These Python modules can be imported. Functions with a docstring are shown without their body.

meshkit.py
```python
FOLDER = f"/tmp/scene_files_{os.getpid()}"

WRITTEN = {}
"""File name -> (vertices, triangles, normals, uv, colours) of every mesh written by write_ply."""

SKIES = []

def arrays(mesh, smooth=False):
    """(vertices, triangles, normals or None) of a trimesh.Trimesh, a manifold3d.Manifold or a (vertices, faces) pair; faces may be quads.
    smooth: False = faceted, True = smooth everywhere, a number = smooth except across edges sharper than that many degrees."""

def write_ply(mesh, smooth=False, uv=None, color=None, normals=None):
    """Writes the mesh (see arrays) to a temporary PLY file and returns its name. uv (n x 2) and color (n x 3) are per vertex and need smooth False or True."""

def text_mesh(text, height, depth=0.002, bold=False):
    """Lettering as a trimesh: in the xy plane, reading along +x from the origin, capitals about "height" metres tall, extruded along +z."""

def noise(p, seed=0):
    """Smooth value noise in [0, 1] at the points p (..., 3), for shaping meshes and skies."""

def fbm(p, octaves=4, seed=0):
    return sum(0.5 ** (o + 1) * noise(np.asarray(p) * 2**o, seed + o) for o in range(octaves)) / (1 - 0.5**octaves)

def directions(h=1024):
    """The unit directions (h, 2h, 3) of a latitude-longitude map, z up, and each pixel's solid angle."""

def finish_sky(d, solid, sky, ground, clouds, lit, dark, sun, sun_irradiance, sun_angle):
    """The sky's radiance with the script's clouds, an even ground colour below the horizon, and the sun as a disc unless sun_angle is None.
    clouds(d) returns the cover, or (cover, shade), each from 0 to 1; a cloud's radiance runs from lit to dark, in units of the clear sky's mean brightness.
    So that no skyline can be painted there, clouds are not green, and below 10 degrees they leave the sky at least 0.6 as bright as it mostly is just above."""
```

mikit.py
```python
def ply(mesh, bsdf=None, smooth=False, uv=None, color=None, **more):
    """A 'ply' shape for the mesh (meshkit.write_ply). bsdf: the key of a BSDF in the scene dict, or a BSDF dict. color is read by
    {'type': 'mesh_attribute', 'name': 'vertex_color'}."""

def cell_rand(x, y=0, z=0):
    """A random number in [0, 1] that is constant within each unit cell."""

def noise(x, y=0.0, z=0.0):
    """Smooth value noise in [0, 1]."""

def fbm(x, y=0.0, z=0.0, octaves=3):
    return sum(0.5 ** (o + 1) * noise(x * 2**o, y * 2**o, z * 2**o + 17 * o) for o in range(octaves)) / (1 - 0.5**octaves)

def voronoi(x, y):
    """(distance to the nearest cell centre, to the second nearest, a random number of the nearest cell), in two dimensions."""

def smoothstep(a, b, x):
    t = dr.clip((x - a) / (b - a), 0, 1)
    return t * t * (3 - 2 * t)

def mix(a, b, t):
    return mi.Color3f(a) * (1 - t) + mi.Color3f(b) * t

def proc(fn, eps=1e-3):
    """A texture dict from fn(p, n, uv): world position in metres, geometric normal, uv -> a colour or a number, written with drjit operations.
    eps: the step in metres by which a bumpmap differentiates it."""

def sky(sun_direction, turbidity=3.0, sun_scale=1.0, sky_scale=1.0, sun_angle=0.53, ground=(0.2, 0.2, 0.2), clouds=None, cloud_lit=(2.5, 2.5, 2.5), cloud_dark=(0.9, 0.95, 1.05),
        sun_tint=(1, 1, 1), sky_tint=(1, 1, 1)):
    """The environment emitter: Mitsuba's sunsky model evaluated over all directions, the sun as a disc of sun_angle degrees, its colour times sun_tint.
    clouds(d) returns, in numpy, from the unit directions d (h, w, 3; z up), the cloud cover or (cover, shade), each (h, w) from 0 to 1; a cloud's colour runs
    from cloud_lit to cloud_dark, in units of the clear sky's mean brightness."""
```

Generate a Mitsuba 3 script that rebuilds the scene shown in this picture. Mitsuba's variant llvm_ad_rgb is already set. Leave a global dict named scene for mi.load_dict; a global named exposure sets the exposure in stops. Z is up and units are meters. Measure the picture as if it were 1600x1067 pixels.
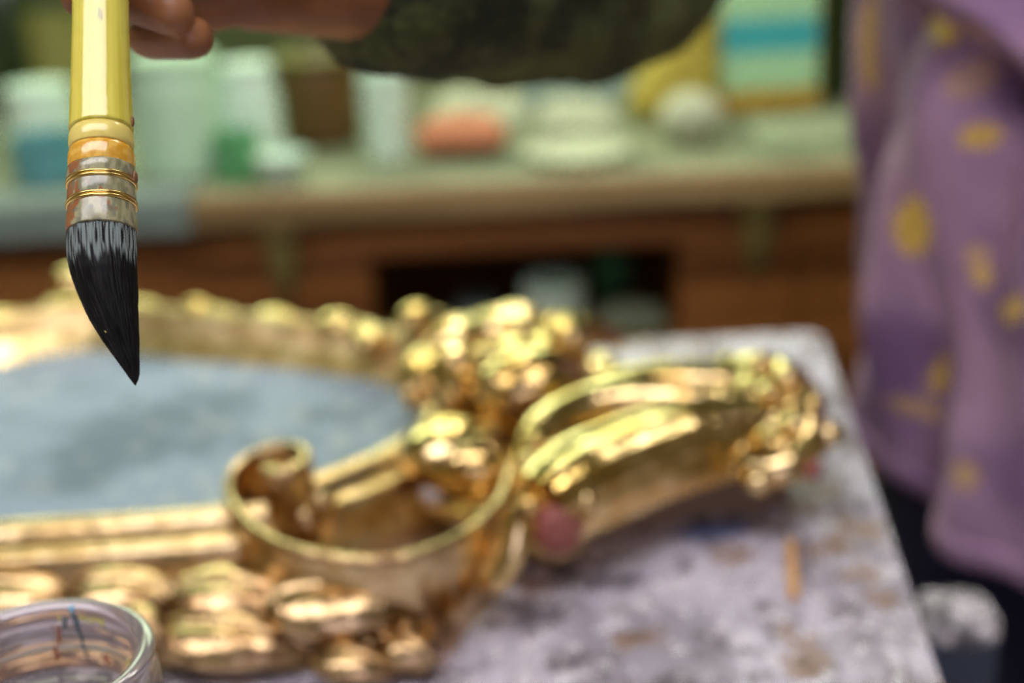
import math, random
import numpy as np
import trimesh
import manifold3d as m3
import drjit as dr
import mitsuba as mi
import mikit, meshkit
from mikit import noise, fbm, voronoi, cell_rand, smoothstep, mix
from scipy.interpolate import CubicSpline

T = mi.ScalarTransform4f
rng = np.random.default_rng(7)
scene, labels = {}, {}
PI = math.pi

# ------------------------------------------------------------------ camera, lights, exposure
exposure = 0.25
_p, _a = math.radians(20), math.radians(3)
_f = np.array([0, math.cos(_p), -math.sin(_p)])
_u = np.cross([1, 0, 0], _f)
_up = _u * math.cos(_a) + np.array([1, 0, 0]) * math.sin(_a)
CAM = np.array([0, 0, 1.2])
scene['camera'] = {'type': 'thinlens', 'fov': math.degrees(2 * math.atan(800 / 2222)), 'fov_axis': 'x', 'aperture_radius': 0.006, 'focus_distance': 0.437,
                   'near_clip': 0.02, 'far_clip': 50.0, 'to_world': T().look_at(origin=CAM.tolist(), target=(CAM + _f).tolist(), up=_up.tolist())}
CEILING_LIGHT = (6.0, 5.65, 5.95)       # the wide panel over the table
WINDOW_LIGHT = (3.8, 5.0, 3.1)          # daylight through frosted panes, green from the garden
TUBE_LIGHT = (16.0, 15.5, 13.2)        # the hanging tube lamp over the gap between table and desk
SIDE_LIGHT = (1.5, 1.4, 2.1)            # the window behind the photographer


# ------------------------------------------------------------------ materials
def lin(r, g, b):
    return [(c / 255 / 12.92 if c <= 10 else ((c / 255 + .055) / 1.055) ** 2.4) for c in (r, g, b)]


def rgb(c):
    return {'type': 'rgb', 'value': list(map(float, c))}


def pr(name, color, rough=0.5, metallic=0.0, bump=None, bump_scale=1.0, **kw):
    b = {'type': 'principled', 'base_color': rgb(color) if isinstance(color, (list, tuple)) else color, 'roughness': rough, 'metallic': metallic, **kw}
    if bump is not None:
        b = {'type': 'bumpmap', 'arbitrary': bump, 'scale': bump_scale, 'bsdf': b}
    scene[name] = {'type': 'twosided', 'bsdf': b}
    return name


P = mikit.proc


def gold_color(p, n, uv):
    a = fbm(p.x * 60, p.y * 60, p.z * 60, 3)
    b = noise(p.x * 240 + 9, p.y * 240, p.z * 240)
    c = mix((.86, .65, .32), (.55, .36, .11), smoothstep(.35, .7, a))
    return mix(c, (.34, .12, .05), smoothstep(.80, .9, b) * .55)


def bronze_color(p, n, uv):
    a = fbm(p.x * 90, p.y * 90, p.z * 90, 3)
    c = mix((.60, .42, .22), (.29, .17, .075), smoothstep(.38, .68, a))
    return mix(c, (.16, .08, .05), smoothstep(.62, .8, fbm(p.x * 160 + 5, p.y * 160, p.z * 160, 2)) * .6)


def table_color(p, n, uv):
    a = fbm(p.x * 26, p.y * 20, 1.0, 4)
    c = mix(lin(156, 150, 162), lin(202, 197, 212), smoothstep(.35, .65, a))
    c = mix(c, lin(92, 84, 92), smoothstep(.56, .72, fbm(p.x * 55 + 3, p.y * 50, 4.0, 3)) * .8)
    c = mix(c, lin(140, 110, 84), smoothstep(.62, .74, fbm(p.x * 42 + 20, p.y * 36, 8.0, 3)) * .7)
    d1, d2, w = voronoi(p.x * 130, p.y * 130)
    c = mix(c, lin(226, 224, 230), smoothstep(.34, .2, d1 + .35 * (noise(p.x * 420, p.y * 420, 1.) - .5) + .25 * w - .2) * dr.select(w > .66, .9, 0.0))
    c = mix(c, lin(56, 50, 60), smoothstep(.3, .14, d1 + .3 * (noise(p.x * 420, p.y * 420, 5.) - .5)) * dr.select(w < .16, .8, 0.0))
    e1, e2, v = voronoi(p.x * 45 + 7, p.y * 45)
    c = mix(c, lin(216, 212, 222), smoothstep(.46, .26, e1 + .25 * noise(p.x * 200, p.y * 200)) * dr.select(v > .66, .95, 0.0))
    k = dr.sqrt(dr.square((p.x - .1115) / .026) + dr.square((p.y - .752) / .013)) + .9 * (fbm(p.x * 120, p.y * 120, 2.0, 3) - .5)
    return mix(c, lin(84, 108, 160), smoothstep(1.0, .7, k) * .8)


def wood_color(dark, light, s=1.0):
    def fn(p, n, uv):
        g = fbm(p.x * 3 * s, p.y * 6 * s, p.z * 30 * s, 3)
        return mix(dark, light, smoothstep(.3, .7, g))
    return fn


def panel_color(p, n, uv):
    a = fbm(p.x * 18, p.y * 22, 3.0, 4)
    c = mix(lin(78, 92, 112), lin(116, 130, 152), smoothstep(.36, .64, a))
    return mix(c, lin(150, 158, 160), smoothstep(.62, .75, fbm(p.x * 60, p.y * 60, 9.0, 3)) * .5)


SPOTS = [(.664, 5.223, .080, .049, .2, .9), (.818, 5.241, .038, .045, 0, .8), (1.25, 5.111, .032, .188, 0, .7), (.54, 5.047, .042, .058, 0, .35), (.479, 4.843, .045, .042, 0, .9), (.726, 4.469, .068, .114, .35, 1.0), (.448, 4.314, .041, .038, 0, .8),
         (.479, 4.386, .047, .05, 0, .45), (.293, 4.214, .041, .037, 0, .75), (.232, 4.267, .037, .039, 0, .8), (.664, 3.849, .05, .086, .5, .85), (.756, 3.686, .096, .038, .15, .5), (.386, 3.541, .046, .057, 0, .55), (.448, 5.232, .067, .043, 0, .3)]
APRON_SPOTS = []


def apron_color(p, n, uv):
    a = fbm(p.x * 12, p.y * 12, p.z * 9, 3)
    c = mix(lin(126, 96, 134), lin(172, 138, 166), smoothstep(.35, .65, a))
    c = mix(c, lin(96, 82, 84), smoothstep(.55, .72, fbm(p.x * 7 + 4, p.y * 7, p.z * 6 + 2, 3)) * .6)
    w = (fbm(uv.x * 60, uv.y * 60, 1.0, 3) - .5) * 1.0
    for (u0, v0, ru, rv, t, al) in APRON_SPOTS:
        ct, st = math.cos(t), math.sin(t)
        x, y = uv.x - u0, uv.y - v0
        q = dr.sqrt(dr.square((x * ct + y * st) / ru) + dr.square((y * ct - x * st) / rv))
        c = mix(c, lin(232, 194, 92), smoothstep(1.3, .9, q + w) * al)
    return c


def knit_color(p, n, uv):
    a = .7 * fbm(p.x * 22, p.y * 22, p.z * 22, 3) + .3 * noise(p.x * 300, p.y * 300, p.z * 300)
    return mix((.014, .019, .007), (.082, .096, .026), smoothstep(.36, .72, a))


def skin_color(p, n, uv):
    a = fbm(p.x * 40, p.y * 40, p.z * 40, 3)
    return mix((.19, .070, .026), (.31, .13, .052), smoothstep(.3, .7, a))


def bristle_color(p, n, uv):
    # uv.x runs round the head, uv.y from the ferrule to the tip; dried grey size in the roots of the hair
    streak = noise(uv.x * 170, uv.y * 9, 1.0)
    edge = .235 + .10 * (noise(uv.x * 60, 0.0, 3.0) - .5) + .03 * (noise(uv.x * 200, 0., 7.) - .5)
    dry = smoothstep(edge + .03, edge - .04, uv.y) * smoothstep(.25, .6, streak)
    c = mix((.0030, .0030, .0034), (.009, .009, .0095), smoothstep(.45, .9, noise(uv.x * 120, uv.y * 5, 5.0)))
    c = mix(c, lin(128, 140, 138), dry * .85)
    f = dr.sqrt(dr.square((uv.x - .415 - (uv.y - .685) * .5) / .0065) + dr.square((uv.y - .685) / .007))
    return mix(c, lin(226, 214, 130), smoothstep(1.1, .8, f))


def handle_color(p, n, uv):
    g = fbm(uv.x * 40, uv.y * 3, 2.0, 2)
    c = mix(lin(206, 196, 74), lin(218, 208, 92), smoothstep(.3, .7, g))
    s = dr.sqrt(dr.square((uv.x - .540) / .016) + dr.square((uv.y - .150) / .010)) + (noise(uv.x * 240, uv.y * 90, 1.) - .5) * 1.2
    return mix(c, lin(128, 132, 84), smoothstep(1.0, .6, s) * .7)


def quill_color(p, n, uv):
    c = mix(lin(122, 120, 88), lin(156, 152, 116), smoothstep(.3, .7, fbm(uv.x * 40, uv.y * 6, 4., 3)))
    r = fbm(uv.x * 26 + 1, uv.y * 5, 9., 3) + .30 * smoothstep(.47, .38, uv.x) * smoothstep(.22, .30, uv.x) - .11
    c = mix(c, lin(142, 84, 50), smoothstep(.56, .66, r) * .9)
    return mix(c, lin(96, 106, 92), smoothstep(.6, .72, fbm(uv.x * 30 + 8, uv.y * 9, 2., 2)) * .6)


def rough_bump(s, o=3):
    return P(lambda p, n, uv: fbm(p.x * s, p.y * s, p.z * s, o), eps=0.25 / s)


pr('m_gold', P(gold_color), .15, 1.0, rough_bump(220), .0005)
pr('m_bronze', P(bronze_color), .24, 1.0, rough_bump(240), .0007)
pr('m_oldgold', P(lambda p, n, uv: mix((.76, .57, .32), (.52, .35, .15), smoothstep(.38, .68, fbm(p.x * 70, p.y * 70, p.z * 70, 3)))), .32, 1.0, rough_bump(240), .0006)
pr('m_bole', (.26, .075, .060), .55)
pr('m_gesso', (.42, .36, .35), .6)
pr('m_panel', P(panel_color), .55, specular=.2)
pr('m_table', P(table_color), .5, 0.0, rough_bump(240), .0016, specular=.5)
pr('m_tablewood', P(wood_color((.10, .06, .035), (.2, .13, .08))), .7)
pr('m_apron', P(apron_color), .85, sheen=.4)
pr('m_knit', P(knit_color), .95)
pr('m_trousers', (.012, .012, .032), .9)
pr('m_skin', P(skin_color), .45, specular=.45)
pr('m_hair', (.03, .02, .015), .6)
pr('m_bristle', P(bristle_color), .5, specular=.16)
pr('m_handle', P(handle_color), .16, specular=.6, clearcoat=.6, clearcoat_gloss=.9)
pr('m_amber', P(lambda p, n, uv: mix(lin(206, 150, 42), lin(220, 176, 78), smoothstep(.3, .7, fbm(uv.x * 30, uv.y * 4, 2., 3)))), .16, specular=.6, clearcoat=.6, clearcoat_gloss=.9)
pr('m_bandyellow', (.72, .60, .16), .18, specular=.6)
pr('m_quill', P(quill_color), .2, specular=.6, clearcoat=.5, clearcoat_gloss=.9)
pr('m_wire', (.85, .62, .22), .22, 1.0)
pr('m_glue', (.20, .09, .04), .4)
pr('m_wood', P(wood_color((.15, .050, .010), (.34, .135, .032))), .45)
pr('m_woodpale', P(wood_color((.20, .13, .05), (.36, .25, .11))), .5)
pr('m_olive', (.16, .13, .035), .55)
pr('m_desktop', P(lambda p, n, uv: mix((.10, .12, .07), (.20, .22, .13), smoothstep(.35, .65, fbm(p.x * 8, p.y * 8, 1., 3)))), .55)
pr('m_wall', P(lambda p, n, uv: mix((.075, .10, .035), (.14, .16, .06), smoothstep(.35, .65, fbm(p.x * 2.5, p.y * 2.5, p.z * 2.5, 3)))), .85)
pr('m_sidewall', (.30, .24, .15), .85)
pr('m_ceiling', (.62, .60, .54), .9)
pr('m_floor', P(wood_color((.05, .035, .025), (.11, .08, .055))), .6)
pr('m_mint', (.46, .66, .47), .3, specular=.5)
pr('m_palemint', (.62, .80, .66), .3)
pr('m_teal', (.10, .30, .32), .35)
pr('m_white', (.78, .78, .72), .45)
pr('m_green', (.10, .34, .14), .12, specular=.6)
pr('m_darkgreen', (.018, .035, .012), .15, specular=.6)
pr('m_oliveglaze', (.22, .22, .06), .3)
pr('m_crock', (.10, .050, .012), .3, specular=.5)
pr('m_peach', (.48, .18, .085), .7)
pr('m_cloth', (.44, .47, .33), .9)
pr('m_greygreen', (.22, .26, .16), .9)
pr('m_bluegrey', (.15, .20, .18), .85)
pr('m_yellow', (.52, .40, .04), .35, specular=.5)
pr('m_amberdark', (.42, .24, .004), .3)
pr('m_ochre', (.40, .33, .05), .85)
pr('m_label', P(lambda p, n, uv: mix(lin(168, 214, 168), lin(60, 168, 176), smoothstep(.24, .32, uv.y) * smoothstep(.60, .50, uv.y))), .5)
pr('m_postblue', (.05, .068, .10), .5)
pr('m_speckle', P(lambda p, n, uv: mix((.12, .11, .12), (.78, .76, .76), smoothstep(.36, .6, fbm(p.x * 150, p.y * 150, p.z * 150, 3)))), .6)
pr('m_stick', (.62, .36, .14), .6)
pr('m_murk', P(lambda p, n, uv: mix((.10, .085, .098), (.26, .22, .24), smoothstep(.5, .72, fbm(p.x * 170, p.y * 170, 2., 3)))), .12, specular=.6)
pr('m_paintyellow', (.62, .60, .10), .4)
pr('m_paintblue', (.035, .085, .115), .4)
pr('m_paintsky', (.16, .42, .62), .4)
pr('m_paintrust', (.36, .13, .07), .45)
pr('m_metal', (.35, .35, .36), .35, 1.0)
pr('m_tin', (.45, .46, .42), .4, .8)
scene['m_glass'] = {'type': 'principled', 'base_color': rgb((.74, .64, .67)), 'roughness': .05, 'spec_trans': .80, 'eta': 1.55, 'clearcoat': 1.0, 'clearcoat_gloss': .97}
scene['m_clear'] = {'type': 'dielectric', 'int_ior': 1.48, 'specular_transmittance': rgb((.90, .97, .93))}


# ------------------------------------------------------------------ mesh helpers
def numbered(key):
    if key not in scene and key not in labels:
        return key
    k = 1
    while f'{key}_{k:03d}' in scene or f'{key}_{k:03d}' in labels:
        k += 1
    return f'{key}_{k:03d}'


LIFT = np.zeros(3)


def obj(name, mesh, mat, parent=None, smooth=35, label=None, uv=None, **more):
    key = numbered(f'{parent}__{name}' if parent else name)
    if LIFT.any():
        mesh = mesh.copy()
        mesh.apply_translation(LIFT)
    scene[key] = mikit.ply(mesh, mat, smooth=smooth, uv=uv, **more)
    if label and parent:
        labels[key] = {'label': label}
    return key


def tag(key, label, cat, group=None):
    labels[key] = {'label': label, 'category': cat}
    if group:
        labels[key]['group'] = group
    return key


def thing(name, label, cat, group=None):
    return tag(numbered(name), label, cat, group)


def struct(name, mesh, mat, **kw):
    key = obj(name, mesh, mat, **kw)
    labels[key] = {'kind': 'structure'}
    return key


def fix(v, f):
    m = trimesh.Trimesh(np.asarray(v, float), np.asarray(f, int), process=False)
    if m.volume < 0:
        m.invert()
    return m


def cat(*ms):
    return trimesh.util.concatenate(list(ms))


def move(m, at=(0, 0, 0), rz=0, rx=0, ry=0):
    m = m.copy()
    M = trimesh.transformations.euler_matrix(rx, ry, rz, 'sxyz')
    M[:3, 3] = at
    m.apply_transform(M)
    return m


def box(x0, x1, y0, y1, z0, z1, b=.003):
    b = min(b, .45 * (x1 - x0), .45 * (y1 - y0), .45 * (z1 - z0))
    pts = []
    for x, sx in ((x0, 1), (x1, -1)):
        for y, sy in ((y0, 1), (y1, -1)):
            for z, sz in ((z0, 1), (z1, -1)):
                pts += [(x + sx * b, y + sy * b, z), (x + sx * b, y, z + sz * b), (x, y + sy * b, z + sz * b)]
    return trimesh.convex.convex_hull(np.array(pts))


def cbox(cx, cy, cz, sx, sy, sz, b=.003):
    return box(cx - sx / 2, cx + sx / 2, cy - sy / 2, cy + sy / 2, cz - sz / 2, cz + sz / 2, b)


def lathe(prof, n=48, at=(0, 0, 0)):
    """Closed solid of revolution; prof runs (r, z); a start or end off the axis is closed by a ring back to the start."""
    prof = np.asarray(prof, float)
    ang = np.arange(n) * 2 * PI / n
    v = np.stack([prof[:, None, 0] * np.cos(ang), prof[:, None, 0] * np.sin(ang), np.broadcast_to(prof[:, None, 1], (len(prof), n))], -1).reshape(-1, 3)
    f = []
    k = len(prof)
    ring = prof[0, 0] > 1e-6
    for i in range(k if ring else k - 1):
        a, b = i * n, ((i + 1) % k) * n
        for j in range(n):
            q = (j + 1) % n
            f += [(a + j, a + q, b + q), (a + j, b + q, b + j)]
    m = fix(v + np.asarray(at), f)
    m.merge_vertices()
    m.update_faces(m.nondegenerate_faces())
    if m.volume < 0:
        m.invert()
    return m


def curve(pts, n=60, closed=False):
    p = np.asarray(pts, float)
    if closed:
        p = np.vstack([p, p[:1]])
    t = np.r_[0, np.cumsum(np.linalg.norm(np.diff(p, axis=0), axis=1))]
    cs = CubicSpline(t, p, bc_type='periodic' if closed else 'natural')
    return cs(np.linspace(0, t[-1], n + 1)[:n] if closed else np.linspace(0, t[-1], n))


def sweep(path, prof, scale=None, up=(0, 0, 1), closed=False):
    """prof (u right of the path, v up) swept along the path; scale: None, (n,) or (n, 2)."""
    p, prof = np.asarray(path, float), np.asarray(prof, float)
    n, k = len(p), len(prof)
    t = (np.roll(p, -1, 0) - np.roll(p, 1, 0)) if closed else np.gradient(p, axis=0)
    t /= np.linalg.norm(t, axis=1, keepdims=True)
    s = np.cross(t, up)
    s /= np.linalg.norm(s, axis=1, keepdims=True) + 1e-12
    w = np.cross(s, t)
    sc = np.ones((n, 2)) if scale is None else np.asarray(scale, float).reshape(n, -1) * np.ones((1, 2))
    v = p[:, None] + s[:, None] * (prof[None, :, :1] * sc[:, None, :1]) + w[:, None] * (prof[None, :, 1:] * sc[:, None, 1:])
    v = v.reshape(-1, 3)
    f = []
    for i in range(n if closed else n - 1):
        a, b = i * k, ((i + 1) % n) * k
        for j in range(k):
            q = (j + 1) % k
            f += [(a + j, a + q, b + q), (a + j, b + q, b + j)]
    if not closed:
        v = np.vstack([v, v[:k].mean(0), v[(n - 1) * k:n * k].mean(0)])
        for j in range(k):
            q = (j + 1) % k
            f += [(n * k, q, j), (n * k + 1, (n - 1) * k + j, (n - 1) * k + q)]
    return fix(v, f)


def circle(r, n=10, ry=None):
    a = np.arange(n) * 2 * PI / n
    return np.stack([r * np.cos(a), (ry or r) * np.sin(a)], 1)


def tube(path, r, n=10, scale=None, up=(0, 0, 1)):
    return sweep(path, circle(r, n), scale, up)


def ell(c, r, rz=0, rx=0, ry=0, sub=3):
    m = trimesh.creation.icosphere(sub)
    m.apply_scale(r)
    return move(m, c, rz, rx, ry)


def rough(m, amp, freq, seed=0, octaves=3):
    m = m.copy()
    m.vertices = m.vertices + m.vertex_normals * ((meshkit.fbm(m.vertices * freq, octaves, seed) - .5) * 2 * amp)[:, None]
    return m


def leaf(L, W, H, curl=0.0, rib=.25, ribs=0, n=26, k=17):
    """A carved leaf along +x from the origin: domed, with a groove down the middle and optional side veins."""
    s, t = np.meshgrid(np.linspace(0, 1, n), np.linspace(-1, 1, k), indexing='ij')
    w = W / 2 * np.sin(PI * np.clip(s, 0, 1) ** .75) ** .7 + .0004
    z = H * (1 - t ** 2) ** .6 * np.sin(PI * (.06 + .9 * s)) ** .6
    z = z - rib * H * np.exp(-(t / .13) ** 2) * (np.sin(PI * s) > 0.05)
    if ribs:
        z = z + .10 * H * np.cos(2 * PI * ribs * (s - .35 * np.abs(t))) * (1 - t ** 2)
    z = z + curl * (s - .4) ** 2
    top = np.stack([L * s, w * t, z], -1).reshape(-1, 3)
    bot = np.stack([L * s, w * t, curl * (s - .4) ** 2 - .35 * H * (1 - t ** 2)], -1).reshape(-1, 3)
    f = []
    for i in range(n - 1):
        for j in range(k - 1):
            a = i * k + j
            f += [(a, a + k, a + k + 1), (a, a + k + 1, a + 1)]
            a += n * k
            f += [(a, a + k + 1, a + k), (a, a + 1, a + k + 1)]
    for line in ([i * k for i in range(n)], [i * k + k - 1 for i in range(n)], list(range(k)), list(range((n - 1) * k, n * k))):
        for a, b in zip(line[:-1], line[1:]):
            f += [(a, b, b + n * k), (a, b + n * k, a + n * k)]
    m = trimesh.Trimesh(np.vstack([top, bot]), f, process=False)
    m.merge_vertices(digits_vertex=7)
    m.update_faces(m.nondegenerate_faces())
    m.fix_normals()
    return m


def hulls(bones, res=18):
    """bones: ((point, radius), (point, radius), ...) tuples, each the hull of its spheres; all joined to one Manifold."""
    parts = []
    for b in bones:
        parts.append(m3.Manifold.batch_hull([m3.Manifold.sphere(float(r), res).translate(tuple(map(float, q))) for q, r in b]))
    return m3.Manifold.batch_boolean(parts, m3.OpType.Add)


def skin(man, length, it=8):
    man = man.refine_to_length(length)
    mm = man.to_mesh()
    m = trimesh.Trimesh(np.array(mm.vert_properties[:, :3]), np.array(mm.tri_verts), process=True)
    return trimesh.smoothing.filter_taubin(m, lamb=.5, nu=.52, iterations=it)


# ------------------------------------------------------------------ the room
X0, X1, Y0, Y1, ZC = -2.4, 2.2, -2.2, 2.62, 2.75
struct('floor', box(X0 - .1, X1 + .1, Y0 - .1, Y1 + .1, -.1, 0, .001), 'm_floor')
struct('ceiling', box(X0 - .1, X1 + .1, Y0 - .1, Y1 + .1, ZC, ZC + .1, .001), 'm_ceiling')
WX0, WX1, WZ0, WZ1 = -1.55, .35, 1.35, 2.35
struct('wall_back', cat(box(X0, WX0, Y1, Y1 + .12, 0, ZC, .001), box(WX1, X1, Y1, Y1 + .12, 0, ZC, .001), box(WX0, WX1, Y1, Y1 + .12, 0, WZ0, .001), box(WX0, WX1, Y1, Y1 + .12, WZ1, ZC, .001)), 'm_wall')
struct('wall_left', box(X0 - .1, X0, Y0, Y1, 0, ZC, .001), 'm_sidewall')
struct('wall_right', box(X1, X1 + .1, Y0, Y1, 0, ZC, .001), 'm_sidewall')
SX0, SX1, SZ0, SZ1 = -.4, 1.4, 1.0, 2.2
struct('wall_front', cat(box(X0, SX0, Y0 - .12, Y0, 0, ZC, .001), box(SX1, X1, Y0 - .12, Y0, 0, ZC, .001), box(SX0, SX1, Y0 - .12, Y0, 0, SZ0, .001), box(SX0, SX1, Y0 - .12, Y0, SZ1, ZC, .001)), 'm_sidewall')


def window(name, x0, x1, y, z0, z1, inward, light, cols):
    fr = [box(x0, x1, y - .03, y + .03, z0, z0 + .05), box(x0, x1, y - .03, y + .03, z1 - .05, z1), box(x0, x0 + .05, y - .03, y + .03, z0, z1), box(x1 - .05, x1, y - .03, y + .03, z0, z1)]
    key = struct(name, cat(*fr), 'm_wood')
    xs = np.linspace(x0 + .05, x1 - .05, cols + 1)
    for i in range(cols):
        if i:
            obj('mullion', box(xs[i] - .015, xs[i] + .015, y - .025, y + .025, z0 + .05, z1 - .05), 'm_wood', key)
        a, b = xs[i] + (.015 if i else 0), xs[i + 1] - (.015 if i < cols - 1 else 0)
        v = np.array([(a, y, z0 + .05), (b, y, z0 + .05), (b, y, z1 - .05), (a, y, z1 - .05)])
        f = [(0, 1, 2), (0, 2, 3)] if inward < 0 else [(0, 2, 1), (0, 3, 2)]
        obj('pane', trimesh.Trimesh(v, f, process=False), 'm_white', key, smooth=False, emitter={'type': 'area', 'radiance': rgb(light)})


window('window_1', WX0, WX1, Y1 + .05, WZ0, WZ1, -1, WINDOW_LIGHT, 3)
window('window_2', SX0, SX1, Y0 - .05, SZ0, SZ1, 1, SIDE_LIGHT, 2)

ceiling_light = thing('ceiling_light', 'wide white ceiling light panel over the work table', 'ceiling light')
LX0, LX1, LY0, LY1 = -1.9, .8, -.45, .25
obj('frame', cat(box(LX0 - .03, LX1 + .03, LY0 - .03, LY0, ZC - .06, ZC), box(LX0 - .03, LX1 + .03, LY1, LY1 + .03, ZC - .06, ZC), box(LX0 - .03, LX0, LY0, LY1, ZC - .06, ZC), box(LX1, LX1 + .03, LY0, LY1, ZC - .06, ZC)), 'm_white', ceiling_light)
obj('diffuser', trimesh.Trimesh([(LX0, LY0, ZC - .05), (LX1, LY0, ZC - .05), (LX1, LY1, ZC - .05), (LX0, LY1, ZC - .05)], [(0, 2, 1), (0, 3, 2)], process=False), 'm_white', ceiling_light, smooth=False,
    emitter={'type': 'area', 'radiance': rgb(CEILING_LIGHT)})

tube_lamp = thing('tube_lamp', 'long white tube lamp hanging between the work table and the desk', 'lamp')
obj('housing', box(-.53, .93, 1.33, 1.61, 2.20, 2.26, .01), 'm_white', tube_lamp)
obj('diffuser', trimesh.Trimesh([(-.50, 1.36, 2.198), (.90, 1.36, 2.198), (.90, 1.58, 2.198), (-.50, 1.58, 2.198)], [(0, 2, 1), (0, 3, 2)], process=False), 'm_white', tube_lamp, smooth=False, emitter={'type': 'area', 'radiance': rgb(TUBE_LIGHT)})
for x in (-.4, .8):
    obj('rod', tube([(x, 1.47, 2.26), (x, 1.47, ZC)], .006, 8, up=(1, 0, 0)), 'm_metal', tube_lamp)

# ------------------------------------------------------------------ the work table
ZT = .80
work_table = thing('work_table', 'paint-spattered pale wooden work table under the gilded frame', 'table')


def right_edge(y):
    return .197 + (y - .56) * .106


def board(y0, y1, round_back=0.0):
    pts = [(-1.25, y0), (right_edge(y0), y0), (right_edge(y1) - round_back, y1), (-1.25, y1)]
    if round_back:
        cx = right_edge(y1)
        pts = [(-1.25, y0), (right_edge(y0), y0), (right_edge(y1 - .022), y1 - .022), (cx - .004, y1 - .008), (cx - .012, y1 - .002), (cx - .028, y1), (-1.25, y1)]
    pts = np.array(pts)
    c = pts.mean(0)
    v = np.array([(x, y, z) for x, y in pts for z in (ZT - .04, ZT - .003)] + [(c[0] + (x - c[0]) * (1 - .002), c[1] + (y - c[1]) * (1 - .004 / (y1 - y0) * 2), ZT) for x, y in pts])
    return trimesh.convex.convex_hull(v)


for y0, y1, rb in ((.22, .498, 0), (.5, .768, 0), (.77, 1.088, .01)):
    obj('board', board(y0, y1, rb), 'm_table', work_table, smooth=False)
for x in (-1.15, .08):
    for y in (.30, 1.02):
        obj('leg', box(x - .03, x + .03, y - .03, y + .03, 0, ZT - .04), 'm_tablewood', work_table)
for y in (.30, 1.02):
    obj('rail', box(-1.12, .05, y - .012, y + .012, ZT - .12, ZT - .04), 'm_tablewood', work_table)
for x in (-1.15, .08):
    obj('rail', box(x - .012, x + .012, .33, .99, ZT - .12, ZT - .04), 'm_tablewood', work_table)

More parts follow.
